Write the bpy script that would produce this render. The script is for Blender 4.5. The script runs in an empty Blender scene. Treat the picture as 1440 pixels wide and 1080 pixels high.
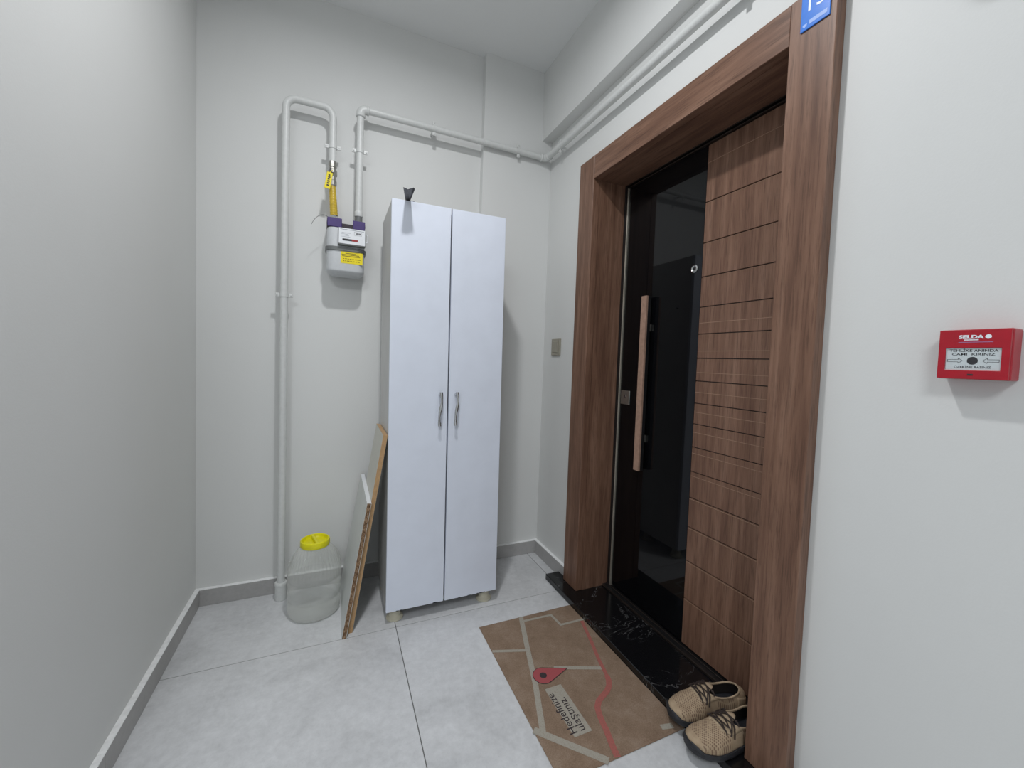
import bpy, bmesh, math, random
from mathutils import Vector, Matrix, Euler
random.seed(7)
R = math.radians
SC = bpy.context.scene
COL = SC.collection

# ------------------------------------------------------------------ camera
F_PX, U0, V0 = 571.1486, 725.3292, 531.5192
cam_d = bpy.data.cameras.new('camera')
cam_d.sensor_fit = 'HORIZONTAL'
cam_d.sensor_width = 36.0
cam_d.lens = F_PX / 1440 * 36.0
cam_d.shift_x = (720 - U0) / 1440
cam_d.shift_y = (V0 - 540) / 1440
cam_d.clip_start = 0.02
cam = bpy.data.objects.new('camera', cam_d)
COL.objects.link(cam)
_y, _p, _r = R(-24.0256), R(-2.5121), R(2.0796)
fwd = Vector((-math.sin(_y) * math.cos(_p), math.cos(_y) * math.cos(_p), math.sin(_p)))
rt = Vector((math.cos(_y), math.sin(_y), 0))
up = rt.cross(fwd)
rt2 = rt * math.cos(_r) + up * math.sin(_r)
up2 = -rt * math.sin(_r) + up * math.cos(_r)
M = Matrix((rt2, up2, -fwd)).transposed().to_4x4()
M.translation = Vector((-1.1559, -2.1917, 1.1765))
cam.matrix_world = M
SC.camera = cam

# ------------------------------------------------------------------ light
w = bpy.data.worlds.new('world')
SC.world = w
w.use_nodes = True
w.node_tree.nodes['Background'].inputs[0].default_value = (0.05, 0.05, 0.05, 1)
w.node_tree.nodes['Background'].inputs[1].default_value = 0.2


def disc_light(name, loc, power, size, col=(1, 1, 1)):
    d = bpy.data.lights.new(name, 'AREA')
    d.shape = 'DISK'
    d.size = size
    d.energy = power
    d.color = col
    o = bpy.data.objects.new(name, d)
    COL.objects.link(o)
    o.location = loc
    return o


l1 = disc_light('ceiling_lamp_light', (-0.99, -1.20, 2.84), 15.5, 0.11, (0.98, 0.985, 1.0))
l1.data.spread = R(172)
disc_light('hall_lamp_light', (-2.0, -3.35, 2.84), 37, 0.9, (0.935, 0.965, 1.0))

vs = SC.view_settings
vs.view_transform = 'Standard'
vs.look = 'None'
vs.gamma = 1
vs.exposure = 0.11
vs.use_curve_mapping = False

# ------------------------------------------------------------------ helpers
ROOT = {}


def props(o, label=None, cat=None, group=None, kind=None):
    if label: o['label'] = label
    if cat: o['category'] = cat
    if group: o['group'] = group
    if kind: o['kind'] = kind
    return o


def thing(name, label, cat, loc=(0, 0, 0), rot=(0, 0, 0), group=None, kind=None):
    o = bpy.data.objects.new(name, None)
    o.empty_display_size = 0.05
    COL.objects.link(o)
    o.location = loc
    o.rotation_euler = rot
    props(o, label, cat, group, kind)
    ROOT[o] = Vector(loc)
    return o


def obj(name, bm, mat, parent=None, local=False, smooth=None, label=None):
    """bm is in world coordinates unless local; it becomes ONE mesh object."""
    off = Vector((0, 0, 0))
    if parent is not None:
        off = ROOT[parent]
        if not local:
            bmesh.ops.translate(bm, verts=bm.verts[:], vec=-off)
    bmesh.ops.recalc_face_normals(bm, faces=bm.faces[:])
    me = bpy.data.meshes.new(name)
    bm.to_mesh(me)
    bm.free()
    mats = mat if isinstance(mat, (list, tuple)) else [mat]
    for m in mats:
        me.materials.append(m)
    o = bpy.data.objects.new(name, me)
    COL.objects.link(o)
    if parent is not None:
        o.parent = parent
        ROOT[o] = off
    if smooth is not None:
        shade(me, smooth)
    if label: o['label'] = label
    return o


def shade(me, ang=35):
    me.shade_smooth()
    try:
        me.set_sharp_from_angle(angle=R(ang))
    except Exception:
        pass


def NB():
    return bmesh.new()


def box(x0, x1, y0, y1, z0, z1, bev=0, seg=1, bm=None):
    b = bm or NB()
    xs, ys, zs = sorted((x0, x1)), sorted((y0, y1)), sorted((z0, z1))
    vv = [b.verts.new((x, y, z)) for x in xs for y in ys for z in zs]
    fs = [(0, 1, 3, 2), (4, 6, 7, 5), (0, 4, 5, 1), (2, 3, 7, 6), (0, 2, 6, 4), (1, 5, 7, 3)]
    faces = [b.faces.new([vv[i] for i in f]) for f in fs]
    if bev > 0:
        es = list({e for f in faces for e in f.edges})
        bmesh.ops.bevel(b, geom=es, offset=bev, segments=seg, affect='EDGES', profile=0.5, clamp_overlap=True)
    return b


def prism(pts, axis, a, b_, bm=None, bev=0):
    """extrude a polygon (list of 2-D points) along an axis between a and b_"""
    b = bm or NB()

    def P(q, t):
        if axis == 'x': return (t, q[0], q[1])
        if axis == 'y': return (q[0], t, q[1])
        return (q[0], q[1], t)
    lo = [b.verts.new(P(q, a)) for q in pts]
    hi = [b.verts.new(P(q, b_)) for q in pts]
    fs = [b.faces.new(lo), b.faces.new(hi[::-1])]
    n = len(pts)
    for i in range(n):
        fs.append(b.faces.new((lo[i], lo[(i + 1) % n], hi[(i + 1) % n], hi[i])))
    if bev:
        es = list({e for f in fs for e in f.edges})
        bmesh.ops.bevel(b, geom=es, offset=bev, segments=1, affect='EDGES', clamp_overlap=True)
    return b


def fillet(pts, r, n=8):
    pts = [Vector(p) for p in pts]
    out = [pts[0]]
    for i in range(1, len(pts) - 1):
        a, b, c = pts[i - 1], pts[i], pts[i + 1]
        d1, d2 = (a - b).normalized(), (c - b).normalized()
        ang = d1.angle(d2)
        t = r / math.tan(ang / 2)
        p1, p2 = b + d1 * t, b + d2 * t
        cen = b + (d1 + d2).normalized() * (r / math.sin(ang / 2))
        v1, v2 = p1 - cen, p2 - cen
        tot = v1.angle(v2)
        ax = v1.cross(v2).normalized()
        for k in range(n + 1):
            out.append(cen + Matrix.Rotation(tot * k / n, 3, ax) @ v1)
    out.append(pts[-1])
    return out


def tube(pts, r, seg=14, bm=None, caps=True):
    b = bm or NB()
    pts = [Vector(p) for p in pts]
    rr = r if isinstance(r, (list, tuple)) else [r] * len(pts)
    rings = []
    nrm = None
    for i, p in enumerate(pts):
        t = (pts[min(i + 1, len(pts) - 1)] - pts[max(i - 1, 0)]).normalized()
        if nrm is None:
            nrm = t.orthogonal().normalized()
        else:
            nrm = (nrm - t * nrm.dot(t)).normalized()
        bi = t.cross(nrm)
        rings.append([b.verts.new(p + (nrm * math.cos(2 * math.pi * k / seg) + bi * math.sin(2 * math.pi * k / seg)) * rr[i]) for k in range(seg)])
    for i in range(len(rings) - 1):
        for k in range(seg):
            b.faces.new((rings[i][k], rings[i][(k + 1) % seg], rings[i + 1][(k + 1) % seg], rings[i + 1][k]))
    if caps:
        b.faces.new(rings[0][::-1])
        b.faces.new(rings[-1])
    return b


def lathe(prof, center=(0, 0, 0), seg=32, axis='z', bm=None, rad=None):
    """prof: list of (r, h); closed to the axis where r == 0. rad(k, r, h) may vary the radius."""
    b = bm or NB()
    c = Vector(center)

    def P(r, h, a):
        x, y = r * math.cos(a), r * math.sin(a)
        if axis == 'z': return c + Vector((x, y, h))
        if axis == 'x': return c + Vector((h, x, y))
        return c + Vector((x, h, y))
    rows = []
    for r, h in prof:
        if r <= 1e-7:
            rows.append([b.verts.new(P(0, h, 0))])
        else:
            rows.append([b.verts.new(P(rad(k, r, h) if rad else r, h, 2 * math.pi * k / seg)) for k in range(seg)])
    for i in range(len(rows) - 1):
        A, B = rows[i], rows[i + 1]
        for k in range(seg):
            k2 = (k + 1) % seg
            if len(A) == 1 and len(B) == 1: continue
            if len(A) == 1: b.faces.new((A[0], B[k], B[k2]))
            elif len(B) == 1: b.faces.new((A[k], A[k2], B[0]))
            else: b.faces.new((A[k], A[k2], B[k2], B[k]))
    return b


def ribbon(path, width, z, th=0.0006, bm=None):
    """flat strip of constant width along a 2-D path, lying at height z"""
    b = bm or NB()
    P = [Vector(p) for p in path]
    L, Rr = [], []
    for i, p in enumerate(P):
        d1 = (P[i] - P[i - 1]).normalized() if i > 0 else None
        d2 = (P[i + 1] - P[i]).normalized() if i < len(P) - 1 else None
        t = ((d1 or d2) + (d2 or d1)).normalized()
        n = Vector((-t.y, t.x))
        k = 1.0
        if d1 and d2:
            k = 1 / max(0.4, abs(n.dot(Vector((-d1.y, d1.x)))))
        L.append(p + n * width / 2 * k)
        Rr.append(p - n * width / 2 * k)
    for i in range(len(P) - 1):
        q = [L[i], L[i + 1], Rr[i + 1], Rr[i]]
        lo = [b.verts.new((v.x, v.y, z)) for v in q]
        hi = [b.verts.new((v.x, v.y, z + th)) for v in q]
        b.faces.new(hi)
        b.faces.new(lo[::-1])
        for j in range(4):
            b.faces.new((lo[j], lo[(j + 1) % 4], hi[(j + 1) % 4], hi[j]))
    return b


def text_bm(body, size, mat4, extrude=0.0002, align='CENTER', sx=1.0, bold=0.0, spacing=1.0):
    cu = bpy.data.curves.new('text', 'FONT')
    cu.body = body
    cu.size = size
    cu.extrude = extrude
    cu.align_x = align
    cu.align_y = 'CENTER'
    cu.offset = bold
    cu.space_line = spacing
    cu.resolution_u = 3
    o = bpy.data.objects.new('text', cu)
    COL.objects.link(o)
    bpy.context.view_layer.update()
    me = bpy.data.meshes.new_from_object(o.evaluated_get(bpy.context.evaluated_depsgraph_get()))
    b = NB()
    b.from_mesh(me)
    bmesh.ops.transform(b, matrix=mat4 @ Matrix.Diagonal((sx, 1, 1, 1)), verts=b.verts[:])
    bpy.data.objects.remove(o)
    bpy.data.curves.remove(cu)
    bpy.data.meshes.remove(me)
    return b


def frame_mat(origin, xdir, ydir):
    x, y = Vector(xdir).normalized(), Vector(ydir).normalized()
    m = Matrix((x, y, x.cross(y))).transposed().to_4x4()
    m.translation = Vector(origin)
    return m


# ------------------------------------------------------------------ materials
def lin(c):
    return tuple((v / 12.92 if v <= 0.04045 else ((v + 0.055) / 1.055) ** 2.4) for v in c)


def s8(r, g, b):
    return lin((r / 255, g / 255, b / 255)) + (1,)


class MT:
    def __init__(s, name, col=(0.5, 0.5, 0.5, 1), rough=0.5, metal=0.0, spec=0.5):
        s.m = bpy.data.materials.new(name)
        s.m.use_nodes = True
        s.t = s.m.node_tree
        s.n, s.l = s.t.nodes, s.t.links
        s.b = s.n['Principled BSDF']
        s.b.inputs['Base Color'].default_value = col
        s.b.inputs['Roughness'].default_value = rough
        s.b.inputs['Metallic'].default_value = metal
        s.b.inputs['Specular IOR Level'].default_value = spec

    def add(s, t, **kw):
        n = s.n.new(t)
        for k, v in kw.items():
            if k in n.inputs: n.inputs[k].default_value = v
            else: setattr(n, k, v)
        return n

    def coords(s, scale=(1, 1, 1), world=False, rot=(0, 0, 0)):
        mp = s.add('ShaderNodeMapping')
        mp.inputs['Scale'].default_value = scale
        mp.inputs['Rotation'].default_value = rot
        if world:
            g = s.add('ShaderNodeNewGeometry')
            s.l.new(g.outputs['Position'], mp.inputs[0])
        else:
            g = s.add('ShaderNodeTexCoord')
            s.l.new(g.outputs['Object'], mp.inputs[0])
        return mp.outputs[0]

    def noise(s, vec, scale, detail=4, rough=0.55, dist=0.0):
        n = s.add('ShaderNodeTexNoise')
        n.inputs['Scale'].default_value = scale
        n.inputs['Detail'].default_value = detail
        n.inputs['Roughness'].default_value = rough
        n.inputs['Distortion'].default_value = dist
        s.l.new(vec, n.inputs['Vector'])
        return n.outputs['Fac']

    def ramp(s, fac, stops):
        r = s.add('ShaderNodeValToRGB')
        e = r.color_ramp.elements
        while len(e) < len(stops): e.new(0.5)
        for i, (p, c) in enumerate(stops):
            e[i].position = p
            e[i].color = c
        s.l.new(fac, r.inputs[0])
        return r.outputs[0]

    def mix(s, fac, a, b, mode='MIX'):
        m = s.add('ShaderNodeMix')
        m.data_type = 'RGBA'
        m.blend_type = mode
        for sock, v in ((m.inputs[0], fac), (m.inputs[6], a), (m.inputs[7], b)):
            if isinstance(v, (int, float)): sock.default_value = v
            elif isinstance(v, tuple): sock.default_value = v
            else: s.l.new(v, sock)
        return m.outputs[2]

    def math(s, op, a, b=0.0):
        m = s.add('ShaderNodeMath')
        m.operation = op
        for sock, v in ((m.inputs[0], a), (m.inputs[1], b)):
            if isinstance(v, (int, float)): sock.default_value = v
            else: s.l.new(v, sock)
        return m.outputs[0]

    def color(s, c):
        s.l.new(c, s.b.inputs['Base Color'])
        return s

    def bump(s, h, strength=0.2, dist=0.002):
        n = s.add('ShaderNodeBump')
        n.inputs['Strength'].default_value = strength
        n.inputs['Distance'].default_value = dist
        s.l.new(h, n.inputs['Height'])
        s.l.new(n.outputs[0], s.b.inputs['Normal'])
        return s

    def roughness(s, f):
        s.l.new(f, s.b.inputs['Roughness'])
        return s


def plain(name, col, rough=0.5, metal=0.0, spec=0.5, nz=0.04, nscale=60):
    """one colour with a faint procedural variation"""
    m = MT(name, col, rough, metal, spec)
    v = m.coords()
    f = m.noise(v, nscale, 3)
    d = tuple(max(0, c * (1 - nz * 2)) for c in col[:3]) + (1,)
    l = tuple(min(1, c * (1 + nz * 2)) for c in col[:3]) + (1,)
    m.color(m.ramp(f, [(0.3, d), (0.7, l)]))
    return m.m


def make_wall(name, c):
    m = MT(name, c, 0.55, 0, 0.3)
    v = m.coords(world=True)
    a = m.noise(v, 1.3, 3)
    d = tuple(x * 0.965 for x in c[:3]) + (1,)
    m.color(m.ramp(a, [(0.3, d), (0.7, c)]))
    m.bump(m.noise(v, 170, 3, 0.6), 0.18, 0.0012)
    return m.m


M_WALL = make_wall('wall_paint', (0.735, 0.745, 0.735, 1))
M_CEIL = make_wall('ceiling_paint', (0.83, 0.845, 0.845, 1))


def make_tile(name, base, dark, light):
    m = MT(name, base, 0.42, 0, 0.35)
    v = m.coords(world=True)
    oi = m.add('ShaderNodeObjectInfo')
    add = m.add('ShaderNodeVectorMath')
    add.operation = 'ADD'
    m.l.new(v, add.inputs[0])
    sc = m.math('MULTIPLY', oi.outputs['Random'], 17.0)
    cb = m.add('ShaderNodeCombineXYZ')
    m.l.new(sc, cb.inputs[0])
    m.l.new(sc, cb.inputs[1])
    m.l.new(cb.outputs[0], add.inputs[1])
    vv = add.outputs[0]
    a = m.noise(vv, 3.2, 7, 0.62, 0.6)
    b = m.noise(vv, 38, 5, 0.7)
    c = m.ramp(a, [(0.32, dark), (0.5, base), (0.7, light)])
    c2 = m.mix(0.35, c, m.ramp(b, [(0.35, dark), (0.65, light)]))
    sp = m.ramp(m.noise(vv, 210, 2, 0.5), [(0.66, (0, 0, 0, 1)), (0.74, (1, 1, 1, 1))])
    m.color(m.mix(m.math('MULTIPLY', sp, 0.22), c2, tuple(x * 0.6 for x in dark[:3]) + (1,)))
    m.bump(b, 0.06, 0.001)
    return m.m


M_TILE = make_tile('floor_tile_grey', (0.645, 0.655, 0.668, 1), (0.505, 0.513, 0.523, 1), (0.755, 0.768, 0.785, 1))
M_SKIRT = make_tile('skirting_tile_grey', (0.43, 0.425, 0.42, 1), (0.37, 0.365, 0.36, 1), (0.48, 0.475, 0.47, 1))
M_GROUT = plain('grout_dark', (0.16, 0.16, 0.16, 1), 0.9)
M_CAULK = plain('caulk_white', (0.90, 0.91, 0.91, 1), 0.5)


def make_wood(name, axis, tint=1.0):
    m = MT(name, (0.2, 0.12, 0.09, 1), 0.42, 0, 0.35)
    k = {'x': (2.2, 34, 34), 'y': (34, 2.2, 34), 'z': (34, 34, 2.2)}[axis]
    k2 = {'x': (9, 230, 230), 'y': (230, 9, 230), 'z': (230, 230, 9)}[axis]
    a = m.noise(m.coords(k, True), 1.0, 5, 0.6, 0.25)
    b = m.noise(m.coords(k2, True), 1.0, 4, 0.7)
    lo, mi, hi = [tuple(x * tint for x in c) + (1,) for c in ((0.125, 0.064, 0.042), (0.200, 0.108, 0.071), (0.275, 0.160, 0.110))]
    c = m.ramp(a, [(0.3, lo), (0.5, mi), (0.72, hi)])
    dk = tuple(x * 0.55 for x in lo[:3]) + (1,)
    c2 = m.mix(m.math('MULTIPLY', m.ramp(b, [(0.50, (0, 0, 0, 1)), (0.66, (1, 1, 1, 1))]), 0.62), c, dk)
    m.color(c2)
    m.bump(b, 0.12, 0.0008)
    return m.m


M_WOODV = make_wood('walnut_vertical', 'z')
M_WOODH = make_wood('walnut_horizontal', 'y')
M_WOODD = make_wood('walnut_leaf', 'z', 1.0)
M_WOODBAR = plain('bar_wood', (0.36, 0.225, 0.165, 1), 0.45, nz=0.08)
M_PALELINE = plain('pale_line_brown', (0.31, 0.195, 0.13, 1), 0.45)  # colour of the thin pale lines on the leaf
M_GLASS = MT('black_glass', (0.0030, 0.0032, 0.004, 1), 0.03, 0, 0.30).m
M_BLACK = plain('black_metal', (0.010, 0.010, 0.011, 1), 0.35, nz=0.1)
M_BRONZE = plain('dark_bronze', (0.030, 0.022, 0.018, 1), 0.4, 0.3)
M_ALU = plain('aluminium_strip', (0.42, 0.39, 0.33, 1), 0.35, 0.55)
M_STEEL = plain('brushed_steel', (0.42, 0.41, 0.38, 1), 0.32, 0.9)
M_CHROME = MT('chrome', (0.58, 0.59, 0.60, 1), 0.12, 1.0).m


def make_marble():
    m = MT('black_marble', (0.006, 0.006, 0.007, 1), 0.16, 0, 0.5)
    v = m.coords((1, 1, 1), True, (0, 0, 0.7))
    wv = m.noise(v, 3.5, 5, 0.6, 1.6)
    line = m.math('ABSOLUTE', m.math('SUBTRACT', wv, 0.5))
    f = m.ramp(line, [(0.0, (1, 1, 1, 1)), (0.006, (0, 0, 0, 1))])
    br = m.ramp(m.noise(v, 6.0, 2), [(0.5, (0, 0, 0, 1)), (0.64, (1, 1, 1, 1))])
    f2 = m.math('MULTIPLY', f, br)
    wv2 = m.noise(m.coords((3.0, 9, 3), True, (0, 0, -0.5)), 2.3, 4, 0.6, 0.8)
    l2 = m.math('ABSOLUTE', m.math('SUBTRACT', wv2, 0.5))
    g = m.math('MULTIPLY', m.ramp(l2, [(0.0, (1, 1, 1, 1)), (0.004, (0, 0, 0, 1))]), m.ramp(m.noise(v, 4.1, 2), [(0.54, (0, 0, 0, 1)), (0.66, (1, 1, 1, 1))]))
    c = m.mix(m.math('MULTIPLY', f2, 0.5), (0.006, 0.006, 0.007, 1), (0.35, 0.35, 0.35, 1))
    m.color(m.mix(m.math('MULTIPLY', g, 0.65), c, (0.5, 0.5, 0.5, 1)))
    return m.m


M_MARBLE = make_marble()
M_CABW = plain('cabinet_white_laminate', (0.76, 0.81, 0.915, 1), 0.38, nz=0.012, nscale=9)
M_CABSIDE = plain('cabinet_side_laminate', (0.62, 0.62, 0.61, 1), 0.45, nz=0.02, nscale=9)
M_DARKGAP = plain('dark_edge', (0.03, 0.035, 0.045, 1), 0.7)
M_CREAM = plain('cream_plastic', (0.60, 0.57, 0.45, 1), 0.45)
M_PIPE = plain('pipe_paint', (0.66, 0.675, 0.665, 1), 0.36, nz=0.02)
M_BLKPL = plain('black_plastic', (0.022, 0.022, 0.027, 1), 0.35)
M_METER = plain('meter_grey', (0.60, 0.62, 0.64, 1), 0.38, nz=0.015)
M_METERD = plain('meter_dark_grey', (0.16, 0.17, 0.17, 1), 0.5)
M_PURPLE = plain('purple_plastic', (0.060, 0.034, 0.17, 1), 0.4)
M_PURPLED = plain('dark_brown_recess', (0.022, 0.014, 0.022, 1), 0.55)
M_WHITE = plain('white_plastic', (0.83, 0.85, 0.88, 1), 0.35, nz=0.01)
M_YSTICK = plain('yellow_print', (0.88, 0.72, 0.01, 1), 0.5, nz=0.02)
M_YHOSE = plain('yellow_hose_sleeve', (0.60, 0.42, 0.035, 1), 0.38, nz=0.08)
M_YLID = plain('yellow_lid', (0.80, 0.75, 0.008, 1), 0.38, nz=0.04)
M_INK = plain('dark_ink', (0.03, 0.03, 0.035, 1), 0.6)
M_INKO = plain('ochre_ink', (0.20, 0.15, 0.01, 1), 0.6)
M_REDINK = plain('red_ink', (0.35, 0.03, 0.03, 1), 0.5)
M_GREYP = plain('grey_print', (0.42, 0.44, 0.48, 1), 0.5)
M_RED = plain('red_plastic', (0.42, 0.008, 0.022, 1), 0.33, nz=0.03)
M_BLUE = plain('blue_acrylic', (0.035, 0.20, 0.72, 1), 0.25, nz=0.02)
M_BLUEP = plain('pale_blue_print', (0.27, 0.42, 0.82, 1), 0.4)
M_BLUEW = plain('white_print', (0.82, 0.88, 0.95, 1), 0.4)
M_SWITCH = plain('taupe_switch', (0.33, 0.31, 0.25, 1), 0.35)
M_PRESS = plain('shaded_white_panel', (0.60, 0.66, 0.68, 1), 0.4, nz=0.01)  # white panel greyed: the shade of its recess is put into the colour
M_WIRE = plain('grey_wire', (0.07, 0.07, 0.065, 1), 0.5)


def make_chip():
    m = MT('raw_chipboard', (0.3, 0.2, 0.12, 1), 0.9, 0, 0.1)
    v = m.coords((1, 1, 0.45))
    n = m.noise(v, 190, 3, 0.7)
    m.color(m.ramp(n, [(0.32, (0.07, 0.04, 0.025, 1)), (0.48, (0.22, 0.135, 0.08, 1)), (0.62, (0.36, 0.25, 0.16, 1)), (0.75, (0.52, 0.42, 0.32, 1))]))
    m.bump(n, 0.6, 0.002)
    return m.m


M_CHIP = make_chip()
M_LAMW = plain('white_melamine', (0.66, 0.68, 0.66, 1), 0.4, nz=0.015, nscale=9)
M_LAMC = plain('cream_melamine', (0.60, 0.59, 0.52, 1), 0.4, nz=0.015, nscale=9)
M_BEECH = plain('beech_edge_band', (0.47, 0.29, 0.14, 1), 0.45, nz=0.06)


def make_mat():
    m = MT('mat_pile', (0.2, 0.14, 0.09, 1), 0.95, 0, 0.05)
    v = m.coords()
    a = m.noise(v, 11, 8, 0.72)
    b = m.noise(v, 260, 3, 0.7)
    c = m.ramp(a, [(0.3, (0.190, 0.126, 0.086, 1)), (0.5, (0.265, 0.186, 0.132, 1)), (0.72, (0.365, 0.280, 0.215, 1))])
    m.color(m.mix(0.35, c, m.ramp(b, [(0.3, (0.15, 0.10, 0.068, 1)), (0.7, (0.40, 0.30, 0.22, 1))])))
    m.bump(b, 0.5, 0.001)
    return m.m


def make_print(name, c, fade=0.3):
    m = MT(name, c, 0.95, 0, 0.05)
    v = m.coords()
    a = m.noise(v, 300, 3, 0.7)
    m.color(m.mix(m.math('MULTIPLY', m.ramp(a, [(0.45, (0, 0, 0, 1)), (0.7, (1, 1, 1, 1))]), fade), c, (0.20, 0.135, 0.095, 1)))
    m.bump(a, 0.4, 0.001)
    return m.m


M_MAT = make_mat()
M_MROAD = make_print('mat_road_print', (0.40, 0.375, 0.32, 1), 0.35)
M_MRED = make_print('mat_route_print', (0.42, 0.135, 0.12, 1), 0.7)
M_MPIN = make_print('mat_pin_print', (0.40, 0.095, 0.105, 1), 0.2)
M_MINK = make_print('mat_ink_print', (0.055, 0.045, 0.05, 1), 0.15)


def make_jar():
    m = MT('clear_pet', (0.92, 0.92, 0.90, 1), 0.05, 0, 0.9)
    v = m.coords()
    m.bump(m.noise(v, 40, 2), 0.10, 0.002)
    tr = m.add('ShaderNodeBsdfTransparent')
    tr.inputs[0].default_value = (0.965, 0.972, 0.965, 1)
    lw = m.add('ShaderNodeLayerWeight')
    lw.inputs['Blend'].default_value = 0.22
    f = m.math('ADD', m.math('MULTIPLY', lw.outputs['Facing'], 0.50), 0.12)
    mx = m.add('ShaderNodeMixShader')
    m.l.new(f, mx.inputs[0])
    m.l.new(tr.outputs[0], mx.inputs[1])
    m.l.new(m.b.outputs[0], mx.inputs[2])
    m.l.new(mx.outputs[0], m.n['Material Output'].inputs['Surface'])
    return m.m


M_JAR = make_jar()


def make_shoe():
    m = MT('beige_perforated_leather', (0.45, 0.34, 0.22, 1), 0.75, 0, 0.2)
    v = m.coords()
    sx = m.add('ShaderNodeSeparateXYZ')
    m.l.new(v, sx.inputs[0])
    a = m.math('SINE', m.math('MULTIPLY', sx.outputs[0], 820.0))
    b = m.math('SINE', m.math('MULTIPLY', sx.outputs[1], 820.0))
    d = m.math('GREATER_THAN', m.math('MULTIPLY', a, b), 0.30)
    front = m.math('MULTIPLY', m.math('GREATER_THAN', sx.outputs[0], 0.028), m.math('LESS_THAN', sx.outputs[0], 0.118))
    rear = m.math('MULTIPLY', m.math('LESS_THAN', sx.outputs[0], -0.02), m.math('GREATER_THAN', sx.outputs[0], -0.085))
    f = m.math('MULTIPLY', d, m.math('ADD', front, rear))
    n = m.noise(v, 45, 5, 0.6)
    base = m.ramp(n, [(0.3, (0.36, 0.265, 0.175, 1)), (0.7, (0.50, 0.385, 0.265, 1))])
    m.color(m.mix(m.math('MULTIPLY', f, 0.75), base, (0.12, 0.065, 0.045, 1)))
    m.bump(m.math('MULTIPLY', f, -1.0), 0.5, 0.001)
    return m.m


M_SHOE = make_shoe()
M_SHOEP = plain('beige_suede', (0.45, 0.345, 0.235, 1), 0.8, 0, 0.2, nz=0.1)
M_SHOEIN = plain('shoe_lining_dark', (0.022, 0.017, 0.015, 1), 0.85)
M_SOLE = plain('charcoal_sole', (0.024, 0.025, 0.030, 1), 0.6, nz=0.12)
M_LACE = plain('brown_lace', (0.036, 0.024, 0.020, 1), 0.75)

# ------------------------------------------------------------------ setting
W = 1.7241          # distance of the left wall from the door wall
YB = 0.0458         # back wall behind the pipes; its right strip is a shallow pier at y = 0
ZC = 2.854
YE = -4.6           # the corridor goes on behind the viewer
BH, BT = 0.0786, 0.0187
YF0, YF1 = -0.3907, -1.5488      # casing outer edges
YO0, YO1 = -0.5135, -1.4324      # casing opening
ZT, ZJ = 2.17, 2.0594
TH = 0.03


def struct(name, bm, mat, label, cat):
    return props(obj(name, bm, mat), label, cat, None, 'structure')


struct('wall_back', prism([(-W - .2, YB), (-0.4243, YB), (-0.4243, 0), (0.0, 0), (0.0, .3), (-W - .2, .3)], 'z', -0.05, ZC), M_WALL,
       'pale grey back wall behind the pipes and cabinet, with a shallow pier at its right end', 'wall')
XH = -4.2            # the hall widens to the left behind the viewer
YL = -1.45           # end of the left wall
struct('wall_left', box(-W - .2, -W, YL, YB, -0.05, ZC), M_WALL, 'plain grey wall along the left edge of the photo', 'wall')
b = box(0, .25, YO0 + .03, 0.3, -0.05, ZC)
box(0, .25, YE, YO1 - .03, -0.05, ZC, bm=b)
box(0, .25, YO1 - .03, YO0 + .03, ZJ + .03, ZC, bm=b)
struct('wall_right', b, M_WALL, 'pale grey wall that holds the brown entrance door', 'wall')
struct('wall_hall', box(XH, -W - .2, YL, YL + .2, -0.05, ZC), M_WALL, 'pale hall wall round the corner left of the viewer', 'wall')
struct('wall_stair', box(XH - .2, XH, YE, YL + .2, -0.05, ZC), M_WALL, 'pale wall at the far left of the hall beside the viewer', 'wall')
struct('wall_front', box(XH - .2, 0, YE - .2, YE, -0.05, ZC), M_WALL, 'pale wall at the far end of the hall behind the viewer', 'wall')
struct('ceiling', box(XH - .2, .25, YE - .2, .3, ZC, ZC + .1), M_CEIL, 'flat white painted ceiling', 'ceiling')
struct('trim_1', prism([(-0.066, ZC), (0, ZC), (0, 2.468), (-0.061, 2.468)], 'y', 0, YE), M_WALL,
       'plastered ceiling beam running along above the entrance door', 'beam')

# floor: bed and tiles
fl = thing('floor', 'floor of large pale grey stone-look tiles with thin dark joints', 'floor', kind='structure')
obj('grout_bed', box(XH, 0, YE, YB, -0.05, -0.0016), M_GROUT, fl)
xs = [XH, -3.3881, -2.5579, -W - .0036, -0.8975, -0.0672, 0.0]
ys = [YB, -0.4291, -1.2593, -2.0895, -2.9197, -3.7499, YE]
g = 0.0016
for i in range(6):
    for j in range(6):
        if i < 3 and j == 0: continue
        x1 = xs[i + 1] if i == 5 else xs[i + 1] - g
        x0 = xs[i] if i == 0 else xs[i] + g
        yt = ys[j] if j == 0 else ys[j] - g
        yb = ys[j + 1] if j == 5 else ys[j + 1] + g
        if i == 5 and j == 0: yt = 0.0          # stops at the pier
        if i < 3 and j == 1: yt = YL
        if i == 3 and j == 0: x0 = -W
        obj('tile', box(x0, x1, yb, yt, -0.012, 0.0, 0.0006), M_TILE, fl)


def skirting(name, label, segs):
    """segs: (x0,x1,y0,y1, cap rect) pieces of skirting tile with a white caulked top edge"""
    t = thing(name, label, 'baseboard', kind='structure')
    for (x0, x1, y0, y1) in segs:
        p = obj('skirting_tile', box(x0, x1, y0, y1, 0.0006, BH - .003, 0.0007), M_SKIRT, t)
        obj('caulk_strip', box(x0, x1, y0, y1, BH - .003, BH, 0.0008), M_CAULK, p)


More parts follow.
